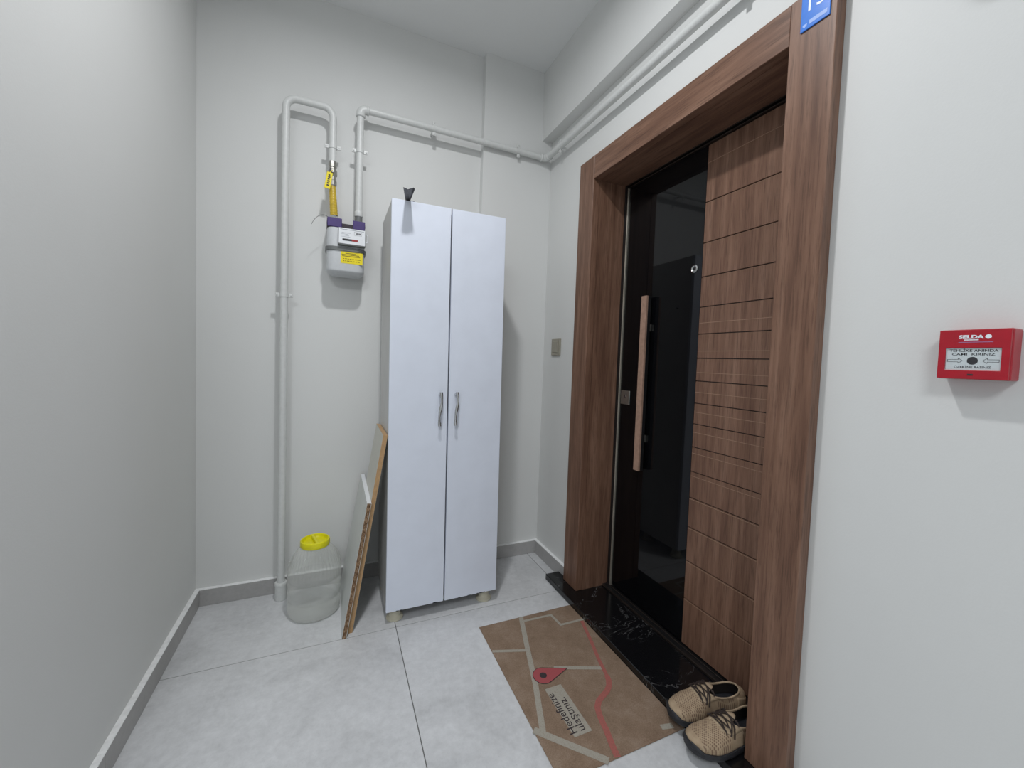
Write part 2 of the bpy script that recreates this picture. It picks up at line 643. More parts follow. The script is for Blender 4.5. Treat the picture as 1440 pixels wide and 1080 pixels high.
gp = 0.0008
skirting('baseboard_left', 'grey tile skirting with a white top edge along the left wall',
         [(-W, -W + BT, a, b_) for a, b_ in ((-0.80, YB), (YL, -0.80 - gp))])
skirting('baseboard_back', 'grey tile skirting with a white top edge along the back wall behind jar and cabinet',
         [(-W + BT, -0.905, YB - BT, YB), (-0.905 + gp, -0.4243 - BT, YB - BT, YB), (-0.4243 - BT, 0, -BT, 0)])
skirting('baseboard_right', 'short grey tile skirting between the corner and the door casing',
         [(-BT, 0, YF0 + .0005, -BT), (-BT, 0, YE, -1.6405)])

# marble threshold
struct('trim_2', prism([(-0.0998, -0.312), (-0.0998, -1.64), (0.0, -1.64), (0.0, YO1 - .0295), (0.16, YO1 - .0295), (0.16, YO0 + .0295), (0.0, YO0 + .0295),
                        (0.0, YF0), (-BT - .0005, YF0), (-BT - .0005, -0.312)], 'z', 0.0003, TH, bev=0.002), M_MARBLE,
       'polished black marble threshold slab with white veins under the entrance door', 'threshold')

# ------------------------------------------------------------------ entrance door
FX = -0.0368
DX = 0.16          # face of the leaf
door = thing('door_1', 'brown wooden entrance door with a black glass strip and grooved panel', 'door', (0, -0.97, TH), kind='structure')
obj('casing', box(FX, -0.0004, YO0, YF0, TH + .0004, ZT, 0.0015), M_WOODV, door)
obj('casing', box(FX, -0.0004, YF1, YO1, TH + .0004, ZT, 0.0015), M_WOODV, door)
obj('casing', box(FX + .0008, -0.0004, YO1 + .0006, YO0 - .0006, ZJ, ZT, 0.0015), M_WOODH, door)
obj('jamb_lining', box(0.0002, 0.152, YO0, YO0 + .029, TH + .0004, ZJ + .02), M_WOODV, door)
obj('jamb_lining', box(0.0002, 0.152, YO1 - .029, YO1, TH + .0004, ZJ + .02), M_WOODV, door)
obj('head_lining', box(0.0002, 0.152, YO1, YO0, ZJ, ZJ + .02), M_WOODH, door)
# steel frame round the leaf
LZ0, LZ1 = 0.047, 2.038
GL0, GL1 = -0.542, -1.0045
b = box(0.1525, 0.20, YO0 - .0005, YO0 + .02, TH + .0004, ZJ + .02)
box(0.1525, 0.20, YO1 - .02, YO1 + .0005, TH + .0004, ZJ + .02, bm=b)
box(0.1525, 0.20, YO1, YO0, ZJ - .0005, ZJ + .02, bm=b)
obj('steel_frame', b, M_BRONZE, door)
obj('seal', box(0.150, 0.19, YO0 - .0205, YO0 - .004, TH + .0004, ZJ - .001), M_BLACK, door)
obj('edge_strip', box(0.151, 0.19, GL0 + .0005, YO0 - .0215, TH + .002, LZ1 + .004, 0.001), M_ALU, door)
obj('edge_strip', box(0.153, 0.158, YO0 - .0035, YO0 - .0005, TH + .002, ZJ - .001), M_ALU, door)
obj('edge_strip', box(0.151, 0.19, YO1 + .012, GL0, LZ1 + .002, LZ1 + .007), M_BRONZE, door)
obj('head_strip', box(0.1525, 0.156, YO1, YO0, ZJ - .004, ZJ - .0006), M_BRONZE, door)
sill = obj('sill', box(0.128, 0.20, YO1, YO0, TH + .0004, TH + .009, 0.001), M_BLACK, door)
obj('sill_edge', box(0.124, 0.128, YO1, YO0, TH + .0004, TH + .010, 0.0006), M_BRONZE, sill)
obj('sill_edge', box(0.147, 0.151, YO1, YO0, TH + .009, TH + .013, 0.0006), M_BRONZE, sill)
obj('glass_panel', box(DX, 0.20, GL1 + .001, GL0, LZ0, LZ1), M_GLASS, door)
obj('panel_backing', box(DX + .005, 0.20, YO1 + .004, GL1, LZ0, LZ1), M_BRONZE, door)
gz = [1.8193, 1.6618, 1.5293, 1.4113, 1.3056, 1.2101, 1.1199, 1.0311, .9478, .8546, .7552, .6492, .5289, .3897, .2333]
edges = [LZ1] + gz + [LZ0]
gg = 0.0017
for i in range(len(edges) - 1):
    obj('panel_board', box(DX, DX + .005, YO1 + .004, GL1, edges[i + 1] + (gg if i < len(edges) - 2 else 0), edges[i] - (gg if i else 0), 0.0006), M_WOODD, door)
for z in (1.97, 1.349, 1.2385, 1.1538, 1.0752, .9954, .9142, .8300, .7377, .6435, .5235, .3845, .2283):  # thin pale strips laid across the boards
    obj('pale_line', box(DX - .0004, DX + .001, YO1 + .006, GL1 - .001, z - .0010, z + .0010), M_PALELINE, door)
# pull bar
bar = obj('pull_handle', box(0.128, 0.146, -0.745, -0.713, 0.69, 1.487, 0.001), M_BLACK, door)
obj('bar_face', box(0.1165, 0.128, -0.7455, -0.7125, 0.689, 1.488, 0.0008), M_WOODBAR, bar)
for z in (1.346, 0.836):
    obj('standoff', box(0.146, DX, -0.741, -0.722, z - .016, z + .016, 0.002), M_STEEL, bar)
lk = obj('lock_plate', box(DX - .005, DX, -0.616, -0.551, 0.978, 1.046, 0.0015), M_STEEL, door)
obj('keyhole', lathe([(0, -.0015), (.009, -.0015), (.009, .001), (0, .001)], (DX - .005, -0.583, 1.018), 16, 'x'), M_CHROME, lk)
obj('keyhole_slot', box(DX - .0072, DX - .0062, -.5845, -.5815, 1.013, 1.022), M_INK, lk)
pe = obj('peephole', lathe([(0, .0), (.0165, 0), (.0165, -.003), (.012, -.0055), (.010, -.004), (0, -.003)], (DX, -0.968, 1.5695), 24, 'x'), M_CHROME, door, smooth=40)
obj('lens', lathe([(0, -.0048), (.005, -.0042), (.0065, -.003)], (DX, -0.968, 1.5695), 16, 'x'), M_GLASS, pe)

# door number plate
sg = thing('number_plate', 'blue door number plate stuck high on the right door casing', 'sign', (FX, -1.498, 2.07))
sy0, sy1, sz0 = -1.4625, -1.5338, 2.0695
obj('plate', box(FX - .004, FX - .0003, sy1, sy0, sz0, sz0 + .1, 0.0008), M_BLUE, sg)
mt = frame_mat((FX - .0042, -1.498, sz0 + .0615), (0, -1, 0), (0, 0, 1))
obj('number', text_bm('15', 0.058, mt), M_BLUEW, sg, label='white number on the blue plate')
obj('caption_bar', box(FX - .0043, FX - .0040, sy1 + .006, sy0 - .022, sz0 + .0095, sz0 + .020), M_BLUEP, sg)
obj('emblem', prism([(sy0 - .006, sz0 + .016), (sy0 - .017, sz0 + .016), (sy0 - .0165, sz0 + .011), (sy0 - .0115, sz0 + .007), (sy0 - .0065, sz0 + .011)], 'x', FX - .0043, FX - .0040), M_BLUEP, sg)

# wall switch beside the door
sw = thing('wall_switch', 'small taupe push switch on the wall between corner and door casing', 'switch', (0, -.158, 1.21))
obj('plate', box(-.009, -.0003, -.206, -.110, 1.212, 1.306, 0.002, 2), M_SWITCH, sw)
obj('rocker', box(-.0125, -.009, -.186, -.128, 1.228, 1.292, 0.0015), M_SWITCH, sw)

# ------------------------------------------------------------------ gas pipes
PY = -0.03
PR = 0.0162
PZ = 2.3585


def clamp(parent, c, along, radius, wall):
    """pipe clamp: ring, two ears with screws and a stud into the wall.
    c centre, along: pipe direction, wall: vector from the pipe centre to the wall surface"""
    c, al, wl = Vector(c), Vector(along).normalized(), Vector(wall)
    wn = wl.normalized()
    sd = al.cross(wn)
    m = Matrix((sd, al, wn)).transposed().to_4x4()
    m.translation = c
    b = NB()
    n = 20
    ro, ri, h = radius + .0022, radius + .0001, .009
    rings = [[b.verts.new((math.cos(2 * math.pi * k / n) * r, y, math.sin(2 * math.pi * k / n) * r)) for k in range(n)] for r, y in ((ri, -h), (ro, -h), (ro, h), (ri, h))]
    for q in range(4):
        A, B = rings[q], rings[(q + 1) % 4]
        for k in range(n):
            b.faces.new((A[k], A[(k + 1) % n], B[(k + 1) % n], B[k]))
    bmesh.ops.transform(b, matrix=m, verts=b.verts[:])
    cl = obj('clamp', b, M_PIPE, parent, smooth=40)
    for s in (-1, 1):
        b = box(min(s * (ro - .001), s * (ro + .017)), max(s * (ro - .001), s * (ro + .017)), -h, h, -.003, .003, 0.0015)
        bmesh.ops.transform(b, matrix=m, verts=b.verts[:])
        obj('ear', b, M_PIPE, cl)
        b = lathe([(0, -.0065), (.0035, -.006), (.0042, -.003), (0, -.003)], (0, 0, 0), 10, 'z')
        bmesh.ops.translate(b, verts=b.verts[:], vec=(s * (ro + .010), 0, 0))
        bmesh.ops.transform(b, matrix=m, verts=b.verts[:])
        obj('screw', b, M_PIPE, cl)
    b = lathe([(.005, ro - .0005), (.005, wl.length - .0008), (0, wl.length - .0008)], (0, 0, 0), 10, 'z')
    bmesh.ops.transform(b, matrix=m, verts=b.verts[:])
    obj('stud', b, M_PIPE, cl)
    return cl


AX = -1.3755
pA = thing('gas_pipe', 'white gas riser pipe from the floor with a U-bend at its top', 'pipe', (AX, PY, 0))
pathA = fillet([(AX, PY, 0.002), (AX, PY, PZ - .032), (-1.1815, PY, PZ - .032), (-1.1815, PY, 2.082)], 0.045, 10)
obj('pipe', tube(pathA, PR, 20, caps=True), M_PIPE, pA, smooth=40)
obj('floor_sleeve', lathe([(PR + .0002, .001), (.0245, .001), (.0255, .012), (.025, .07), (.0265, .071), (.0265, .083), (.024, .086), (PR + .0002, .086)], (AX, PY, 0), 28), M_PIPE, pA, smooth=40)
clamp(pA, (AX, PY, 1.437), (0, 0, 1), PR, (0, YB - PY, 0))
clamp(pA, (-1.1815, PY, 2.150), (0, 0, 1), PR, (0, YB - PY, 0))

BX = -1.062
RX = -0.047
pB = thing('gas_pipe', 'white gas pipe rising from the meter, then crossing under the ceiling beam', 'pipe', (BX, PY, 1.84))
obj('pipe', tube([(BX, PY, 1.85), (BX, PY, PZ - .01)], PR, 20), M_PIPE, pB, smooth=40)
obj('pipe', tube([(BX + .01, PY, PZ), (RX, PY, PZ - .002)], PR, 20), M_PIPE, pB, smooth=40)
obj('pipe', tube([(RX, PY - .005, PZ - .002), (RX, -0.9, PZ - .012), (RX, YE + .01, PZ - .03)], PR * 1.02, 20), M_PIPE, pB, smooth=40)


def elbow(parent, p, d1, d2):
    p, d1, d2 = Vector(p), Vector(d1), Vector(d2)
    b = tube(fillet([p + d1 * .034, p, p + d2 * .034], 0.026, 8), PR + .004, 20)
    e = obj('elbow', b, M_PIPE, parent, smooth=50)
    for d in (d1, d2):
        obj('weld_collar', tube([p + d * .027, p + d * .030, p + d * .036, p + d * .039], [PR + .004, PR + .0062, PR + .0062, PR + .004], 20), M_PIPE, e, smooth=50)


elbow(pB, (BX, PY, PZ), (0, 0, -1), (1, 0, 0))
elbow(pB, (RX, PY, PZ - .002), (-1, 0, 0), (0, -1, 0))
clamp(pB, (BX, PY, 2.158), (0, 0, 1), PR, (0, YB - PY, 0))
clamp(pB, (-.706, PY, PZ), (1, 0, 0), PR, (0, YB - PY, 0))
clamp(pB, (-.2271, PY, PZ), (1, 0, 0), PR, (0, 0 - PY, 0))
clamp(pB, (RX, -.187, PZ - .003), (0, -1, 0), PR, (-RX, 0, 0))
clamp(pB, (RX, -1.27, PZ - .014), (0, -1, 0), PR, (-RX, 0, 0))
obj('union_nut', lathe([(PR - .003, .0), (.0185, .0), (.0195, .003), (.0195, .022), (.0185, .025), (PR - .003, .025)], (BX, PY, 1.845), 20), M_PIPE, pB, smooth=30)

# ------------------------------------------------------------------ gas hose
IX = -1.172
gh = thing('gas_hose', 'yellow sleeved gas hose with a metal valve above the meter', 'hose', (IX, PY, 1.80))
hx0, hx1 = -1.181, IX
obj('valve_body', lathe([(0, 2.081), (.0175, 2.081), (.0185, 2.072), (.0185, 2.056), (.015, 2.053), (.0165, 2.046), (.0205, 2.040), (.0205, 2.018), (.0165, 2.012), (.0165, 1.995), (.019, 1.992), (.019, 1.972), (.0155, 1.968), (0, 1.968)], (-1.181, PY, 0), 10), M_STEEL, gh)
obj('valve_stem', tube([(-1.181, PY - .018, 2.028), (-1.181, PY - .036, 2.028)], .007, 12), M_STEEL, gh)
obj('valve_lever', box(-1.193, -1.185, PY - .041, PY - .036, 1.962, 2.036, .001), M_BLKPL, gh)
n = 44
pts, rad_ = [], []
for i in range(n + 1):
    t = i / n
    pts.append((hx0 + (hx1 - hx0) * t, PY - .004 * math.sin(t * math.pi), 1.970 - t * (1.970 - 1.834)))
    rad_.append(.0145 + .003 * t + .0004 * math.sin(i * 1.6))
obj('sleeve', tube(pts, rad_, 18), M_YHOSE, gh, smooth=60)
obj('hose_nut', lathe([(0, 1.834), (.0165, 1.834), (.0185, 1.829), (.0185, 1.812), (.0165, 1.808), (0, 1.808)], (IX, PY, 0), 6), M_CHROME, gh)

tg = thing('warning_tag', 'small yellow tag with black lettering hanging on the gas valve', 'tag', (-1.194, PY - .03, 2.01))
mtag = Matrix.Translation((-1.197, PY - .046, 1.976)) @ Matrix.Rotation(R(9), 4, 'Y')
b = box(-.0125, .0125, -.0008, .0008, -.038, .038, .0006)
bmesh.ops.transform(b, matrix=mtag, verts=b.verts[:])
obj('plate', b, M_YSTICK, tg)
b = NB()
for k in range(6):
    zz = -.026 + k * .0095
    box(-.0045, .0055 - .002 * (k % 2), -.0013, -.0009, zz, zz + .0065, bm=b)
bmesh.ops.transform(b, matrix=mtag, verts=b.verts[:])
obj('lettering', b, M_INK, tg)
obj('tie', tube([(-1.192, PY - .045, 2.012), (-1.186, PY - .040, 2.022), (-1.181, PY - .0365, 2.0285)], .0016, 8), M_YSTICK, tg)

# ------------------------------------------------------------------ gas meter
MX0, MX1 = -1.201, -1.035
MY0, MY1 = -0.100, 0.032
gm = thing('gas_meter', 'grey domestic gas meter with purple top and yellow sticker', 'meter', ((MX0 + MX1) / 2, PY, 1.56))


def rrect(x0, x1, y0, y1, r, n=6):
    out = []
    for cx, cy, a0 in ((x1 - r, y1 - r, 0), (x0 + r, y1 - r, 90), (x0 + r, y0 + r, 180), (x1 - r, y0 + r, 270)):
        for k in range(n + 1):
            a = R(a0 + 90 * k / n)
            out.append((cx + r * math.cos(a), cy + r * math.sin(a)))
    return out


def stack(levels, x0, x1, y0, y1, r, bm=None):
    """levels: (z, inset)"""
    b = bm or NB()
    rings = []
    for z, ins in levels:
        rings.append([b.verts.new((x, y, z)) for x, y in rrect(x0 + ins, x1 - ins, y0 + ins, y1 - ins, max(.004, r - ins))])
    n = len(rings[0])
    for i in range(len(rings) - 1):
        for k in range(n):
            b.faces.new((rings[i][k], rings[i][(k + 1) % n], rings[i + 1][(k + 1) % n], rings[i + 1][k]))
    b.faces.new(rings[0][::-1])
    b.faces.new(rings[-1])
    return b


obj('lower_case', stack([(1.550, .030), (1.553, .018), (1.562, .004), (1.566, .001), (1.570, 0), (1.664, 0)], MX0, MX1, MY0, MY1, .036), M_METER, gm, smooth=40)
obj('upper_case', stack([(1.668, 0), (1.752, 0), (1.762, .002)], MX0, MX1, MY0, MY1, .036), M_METER, gm, smooth=40)
obj('clamp_band', stack([(1.657, .0), (1.658, -.006), (1.674, -.006), (1.675, 0)], MX0, MX1, MY0, MY1, .036), M_METERD, gm, smooth=30)
tp = obj('top_plate', stack([(1.7622, 0), (1.786, 0)], MX0 - .001, MX1 + .001, MY0 + .012, MY1 - .004, .03), M_PURPLED, gm, smooth=40)
obj('inlet_cap', stack([(1.7865, 0), (1.806, .002)], MX0 - .001, MX0 + .064, MY0 + .010, MY1 - .004, .02), M_PURPLE, tp, smooth=40)
obj('outlet_cap', stack([(1.7865, 0), (1.806, .002)], MX1 - .054, MX1 + .002, MY0 + .010, MY1 - .004, .02), M_PURPLE, tp, smooth=40)
obj('front_skirt', box(MX0 + .002, MX0 + .064, MY0 + .006, MY0 + .012, 1.765, 1.806, .002), M_PURPLE, tp)
obj('front_skirt', box(MX1 - .054, MX1 - .001, MY0 + .006, MY0 + .012, 1.765, 1.806, .002), M_PURPLE, tp)
obj('outlet_boss', lathe([(.0, 1.806), (.022, 1.806), (.022, 1.818), (.017, 1.821), (.017, 1.845), (0, 1.845)], (BX, PY, 0), 22), M_METERD, gm, smooth=30)
ix0, ix1, iz0, iz1 = -1.150, -1.036, 1.686, 1.758
ib = obj('index_box', box(ix0 - .002, ix1 + .002, MY0 - .022, MY0 + .002, iz0 - .006, iz1, .003, 2), M_METERD, gm)
obj('index_face', box(ix0, ix1, MY0 - .0235, MY0 - .022, iz0, iz1 - .001, .0006), M_WHITE, ib)
fy = MY0 - .0236
obj('counter_window', box(ix0 + .016, ix0 + .056, fy - .0006, fy, iz0 + .014, iz0 + .023), M_INK, ib)
obj('counter_decimals', box(ix0 + .056, ix0 + .082, fy - .0006, fy, iz0 + .014, iz0 + .023), M_REDINK, ib)
b = NB()
box(ix0 + .006, ix1 - .006, fy - .0004, fy, iz1 - .0085, iz1 - .006, bm=b)
for k in range(4):
    box(ix0 + .008 + .004 * (k % 2), ix0 + .05 - .006 * (k % 3), fy - .0004, fy, iz0 + .031 + k * .006, iz0 + .0325 + k * .006, bm=b)
obj('index_print', b, M_GREYP, ib)
b = NB()
box(ix1 - .048, ix1 - .016, fy - .0004, fy, iz0 + .0435, iz0 + .044, bm=b)
box(ix1 - .048, ix1 - .016, fy - .0004, fy, iz0 + .058, iz0 + .0585, bm=b)
box(ix1 - .048, ix1 - .0475, fy - .0004, fy, iz0 + .0435, iz0 + .0585, bm=b)
box(ix1 - .0165, ix1 - .016, fy - .0004, fy, iz0 + .0435, iz0 + .0585, bm=b)
for k in range(5):
    box(ix1 - .040 + k * .0042, ix1 - .037 + k * .0042, fy - .0004, fy, iz0 + .048, iz0 + .055, bm=b)
obj('index_stamp', b, M_INK, ib)
obj('seal_lug', tube(fillet([(ix1 + .001, MY0 - .012, 1.742), (ix1 + .012, MY0 - .012, 1.740), (ix1 + .012, MY0 - .012, 1.706), (ix1 + .001, MY0 - .012, 1.704)], .006, 5), .0022, 8), M_WHITE, gm, smooth=50)
st = obj('sticker', box(-1.140, -1.044, MY0 - .0008, MY0 - .0001, 1.601, 1.655), M_YSTICK, gm, label='yellow warning sticker')
b = NB()
for k, (a, c) in enumerate(((-1.120, -1.075), (-1.136, -1.060), (-1.134, -1.056))):
    box(a, c, MY0 - .0011, MY0 - .0008, 1.646 - k * .0065, 1.649 - k * .0065, bm=b)
rr_ = random.Random(3)
for zz in (1.621, 1.611):
    x = -1.130
    while x < -1.058:
        l = rr_.uniform(.004, .011)
        box(x, x + l, MY0 - .0011, MY0 - .0008, zz, zz + .0028, bm=b)
        x += l + .003
obj('sticker_print', b, M_INKO, st)
wp = [(-1.199, MY0 + .03, 1.812), (-1.215, MY0 + .012, 1.812), (-1.235, MY0 + .0, 1.800), (-1.252, MY0 - .004, 1.780), (-1.264, MY0 - .004, 1.757)]
sm = []
for i in range(len(wp) - 1):
    p0, p1, p2, p3 = [Vector(wp[min(max(k, 0), len(wp) - 1)]) for k in (i - 1, i, i + 1, i + 2)]
    for k in range(6):
        t = k / 6
        sm.append(0.5 * ((2 * p1) + (p2 - p0) * t + (2 * p0 - 5 * p1 + 4 * p2 - p3) * t * t + (3 * p1 - p0 - 3 * p2 + p3) * t ** 3))
sm.append(Vector(wp[-1]))
obj('seal_wire', tube(sm, .0009, 6), M_WIRE, gm)

# ------------------------------------------------------------------ cabinet (local: x width, y depth with front at 0, z up)
CW, CH0, CH1, CD = 0.5108, 0.058, 1.831, 0.355
TILT = -0.0078
cb = thing('cabinet', 'tall narrow white two-door cabinet standing on round cream feet', 'cabinet', (-0.6824, -0.410, 0.0), (0, TILT, 0))
hx = CW / 2
b = NB()
box(-hx + .001, -hx + .019, .019, CD, CH0, CH1 - .002, bm=b)
box(hx - .019, hx - .001, .019, CD, CH0, CH1 - .002, bm=b)
box(-hx + .019, hx - .019, .019, CD, CH1 - .020, CH1 - .002, bm=b)
box(-hx + .019, hx - .019, .019, CD, CH0 + .001, CH0 + .019, bm=b)
box(-hx + .019, hx - .019, .10, CD - .01, 0.95, 0.968, bm=b)
obj('body', b, M_CABSIDE, cb, local=True)
obj('back_panel', box(-hx + .003, hx - .003, CD, CD + .004, CH0 + .002, CH1 - .004), M_CABSIDE, cb, local=True)


def handle(parent, x, zc):
    b = NB()
    n = 20
    L = .15
    prev = None
    for i in range(n + 1):
        t = i / n
        z = zc - L / 2 + L * t
        s = math.sin(t * 2 * math.pi)
        xo = x + .0035 * s * (-1) - .002 * math.cos(t * math.pi)
        yo = -.024 - .004 * math.sin(t * math.pi)
        wd = .0062 + .0012 * math.cos(t * 4 * math.pi)
        ring = [b.verts.new((xo + wd * math.cos(a), yo + .0042 * math.sin(a), z)) for a in [2 * math.pi * k / 10 for k in range(10)]]
        if prev:
            for k in range(10):
                b.faces.new((prev[k], prev[(k + 1) % 10], ring[(k + 1) % 10], ring[k]))
        else:
            b.faces.new(ring[::-1])
        prev = ring
    b.faces.new(prev)
    for s in (-1, 1):
        zz = zc + s * (L / 2 - .011)
        tube([(x, -.0005, zz), (x, -.024, zz)], .0052, 10, bm=b)
    return obj('handle', b, M_CHROME, parent, local=True, smooth=45, label='wavy chrome pull handle')


gap = .0034
for s in (-1, 1):
    x0, x1 = (-hx, -gap) if s < 0 else (gap, hx)
    d = obj('door', box(x0, x1, 0, .018, CH0 + .002, CH1, .0008), M_CABW, cb, local=True)
    hxp = -.0395 if s < 0 else .0335
    handle(d, hxp, .949)
    r_ = random.Random(5 + s)
    b = NB()
    for k in range(6):
        xx = r_.uniform(x0 + .01, x1 - .03)
        box(xx, xx + r_.uniform(.006, .02), -.0006, .004, CH0 + .0012, CH0 + .0012 + r_.uniform(.002, .0045), bm=b)
    obj('edge_chip', b, M_DARKGAP, d, local=True)['kind'] = 'stuff'
foot_prof = [(0, .0005), (.036, .0005), (.0375, .004), (.0365, .009), (.031, .013), (.026, .018), (.0245, CH0 - .006), (.028, CH0 - .001), (0, CH0 - .001)]
fxs = [(-hx + .044, .052), (hx - .044, .052), (-hx + .044, CD - .05), (hx - .044, CD - .05)]
for fx_, fy_ in fxs:
    # feet stand level on the floor although the carcass leans by half a degree
    zsh = fx_ * math.sin(TILT)
    b = lathe([(r, h) for r, h in foot_prof], (fx_, fy_, 0), 28)
    for v in b.verts:
        v.co.z = v.co.z + zsh * (1 - v.co.z / CH0)
    obj('foot', b, M_CREAM, cb, local=True, smooth=35)
obj('side_screw', lathe([(0, .014), (.0055, .012), (.006, .008), (.003, .007), (.003, 0), (0, 0)], (hx - .001, .11, 1.527), 12, 'x'), M_WIRE, cb, local=True)

# clip on the cabinet
cl = thing('plastic_clip', 'small black folded plastic clip on the top edge of the white cabinet', 'clip', (-0.893, -0.405, 1.8325))
# a shallow V-shaped channel lying on the top edge and sticking out forwards over the door
near_y, far_y = -0.512, -0.380
NL, NC, NR, NR2 = (-.9215, 1.8385), (-.9025, 1.8345), (-.8810, 1.8450), (-.8765, 1.8405)
FL, FC, FR, FR2 = (-.8920, 1.8345), (-.8835, 1.8330), (-.8770, 1.8345), (-.8755, 1.8350)


def facet(a0, a1, b0, b1, th=.0022):
    b = NB()
    lo = [b.verts.new(p) for p in ((a0[0], near_y, a0[1]), (a1[0], near_y + .002, a1[1]), (b1[0], far_y, b1[1]), (b0[0], far_y, b0[1]))]
    hi = [b.verts.new(v.co + Vector((0, 0, th))) for v in lo]
    b.faces.new(lo)
    b.faces.new(hi[::-1])
    for i in range(4):
        b.faces.new((lo[i], lo[(i + 1) % 4], hi[(i + 1) % 4], hi[i]))
    return b


obj('wing', facet(NL, NC, FL, FC), M_BLKPL, cl)
obj('wing', facet(NC, NR, FC, FR), M_BLKPL, cl)
obj('lip', facet(NR, NR2, FR, FR2), M_BLKPL, cl)
obj('base', box(-.8915, -.8590, -.4060, -.385, 1.8322, 1.8335, .0004), M_BLKPL, cl)

# ------------------------------------------------------------------ leaning boards


def leaning(name, label, x0, z0, x1, z1, th, ya, yb, face, front, top, group):
    """board whose left face runs from (x0,z0) up to (x1,z1); ya front y, yb back y"""
    t = thing(name, label, 'board', (x0, ya, 0), group=group)
    d = Vector((x1 - x0, 0, z1 - z0))
    L = d.length
    d.normalize()
    nn = Vector((d.z, 0, -d.x))             # to the right, towards the cabinet
    yy = Vector((0, 1, 0))
    m = Matrix((d, yy, nn)).transposed().to_4x4()
    m.translation = Vector((x0, ya, z0))

    def P(a, b_, c, e, f, h, mat, nm, par):
        q = box(a, b_, c, e, f, h)
        bmesh.ops.transform(q, matrix=m, verts=q.verts[:])
        return obj(nm, q, mat, par)
    D = yb - ya
    P(0.0, L - .001, 0.0008, D, .0012, th - .0012, M_CHIP, 'core', t)
    P(0.0, L - .001, 0.0004, D, 0, .0012, face, 'face_laminate', t)
    P(0.0, L - .001, 0.0004, D, th - .0012, th, face, 'face_laminate', t)
    P(L - .001, L, 0, D, 0, th, top, 'edge_band', t)
    if front: P(0.0, L - .001, -.0004, 0.0004, .0006, th - .0006, front, 'edge_band', t)


leaning('chipboard_panel', 'taller cream board with an orange-brown edge leaning on the cabinet side', -1.0915, .001, -0.9650, .839, .0195, -.402, -.095, M_LAMC, M_BEECH, M_BEECH, 'boards leaning on the cabinet')
leaning('chipboard_panel', 'shorter white board with a raw chipboard edge leaning in front of the cream board', -1.1145, .001, -1.0260, .561, .018, -.432, .020, M_LAMW, None, M_WHITE, 'boards leaning on the cabinet')

# ------------------------------------------------------------------ jar
JX, JY = -1.2265, -0.1760
jar = thing('plastic_jar', 'large empty clear plastic jar with a yellow screw lid on the floor', 'jar', (JX, JY, 0))
prof = [(0, .010), (.05, .008), (.088, .0008), (.101, .003), (.108, .014), (.1095, .035), (.1095, .074), (.1060, .078), (.1060, .082), (.1100, .086), (.1105, .158), (.1065, .162), (.1065, .166), (.1105, .171), (.1100, .190),
        (.107, .213), (.101, .238), (.092, .260), (.080, .280), (.067, .296), (.058, .303), (.056, .306), (.056, .318)]


def ribs(k, r, h):
    if h < .18 or h > .297: return r
    a = math.sin(math.pi * (h - .18) / .117)
    return r + .0036 * a * math.cos(2 * math.pi * k / 4)


b = lathe(prof, (JX, JY, 0), 160, 'z', rad=ribs)
body = obj('body', b, M_JAR, jar, smooth=60)
so = body.modifiers.new('wall_thickness', 'SOLIDIFY')
so.thickness = .0012
so.offset = -1
lid = obj('lid', lathe([(0, .318), (.048, .318), (.052, .324), (.053, .332), (.056, .334), (.0605, .331), (.0615, .325), (.0615, .309), (.059, .305), (.0565, .305), (.0563, .316), (0, .316)], (JX, JY, 0), 64, 'z',
                       rad=lambda k, r, h: r - (.0008 if (k % 2 and .306 < h < .326 and r > .06) else 0)), M_YLID, jar, smooth=40)
gb = box(-.050, .050, -.006, .006, .3185, .333, .002)
bmesh.ops.rotate(gb, verts=gb.verts[:], cent=(0, 0, 0), matrix=Matrix.Rotation(R(105), 3, 'Z'))
bmesh.ops.translate(gb, verts=gb.verts[:], vec=(JX, JY, 0))
obj('grip_bar', gb, M_YLID, lid)

# ------------------------------------------------------------------ door mat
MXa, MXb, MYa, MYb = -0.5625, -0.1008, -1.2720, -0.5645
MZ = .0045
dm = thing('door_mat', 'brown door mat printed with a street map and a red location pin', 'mat', ((MXa + MXb) / 2, (MYa + MYb) / 2, 0))
obj('pad', box(MXa, MXb, MYa, MYb, .0004, MZ, .0012), M_MAT, dm)


LIFT = [0.0]


def strip(name, path, wd, mat, lift=0.0):
    LIFT[0] += .00004
    lift = LIFT[0]
    return obj(name, ribbon(path, wd, MZ - .0002 + lift, .0007), mat, dm)


strip('road_print', [(-.362, MYb - .001), (-.4205, -.7554), (-.474, -.9365), (-.541, -1.125)], .020, M_MROAD)
strip('road_print', [(MXa + .001, -.7245), (-.420, -.772)], .013, M_MROAD)
strip('road_print', [(-.366, -.597), (-.2259, -.602), (-.2185, -.680), (MXb - .001, -.681)], .012, M_MROAD)
strip('road_print', [(-.372, -.891), (-.196, -.961)], .015, M_MROAD)
strip('road_print', [(MXa + .001, -1.098), (-.540, -1.122), (-.4, MYa + .001)], .023, M_MROAD)
strip('road_print', [(-.172, -1.243), (-.132, -1.252)], .018, M_MROAD)
rp = [(-.115, -.690), (-.151, -.8165), (-.184, -.917), (-.197, -.968), (-.205, -1.000), (-.2121, -1.0194), (-.226, -1.040), (-.2486, -1.0583), (-.280, -1.072), (-.3025, -1.0832), (-.322, -1.103), (-.3318, -1.1291), (-.340, -1.158), (-.3448, -1.1835), (-.3593, -1.2328), (-.368, MYa + .001)]
strip('route_print', rp[:5], .014, M_MRED, .0001)
strip('route_print', rp[4:], .020, M_MRED, .0001)
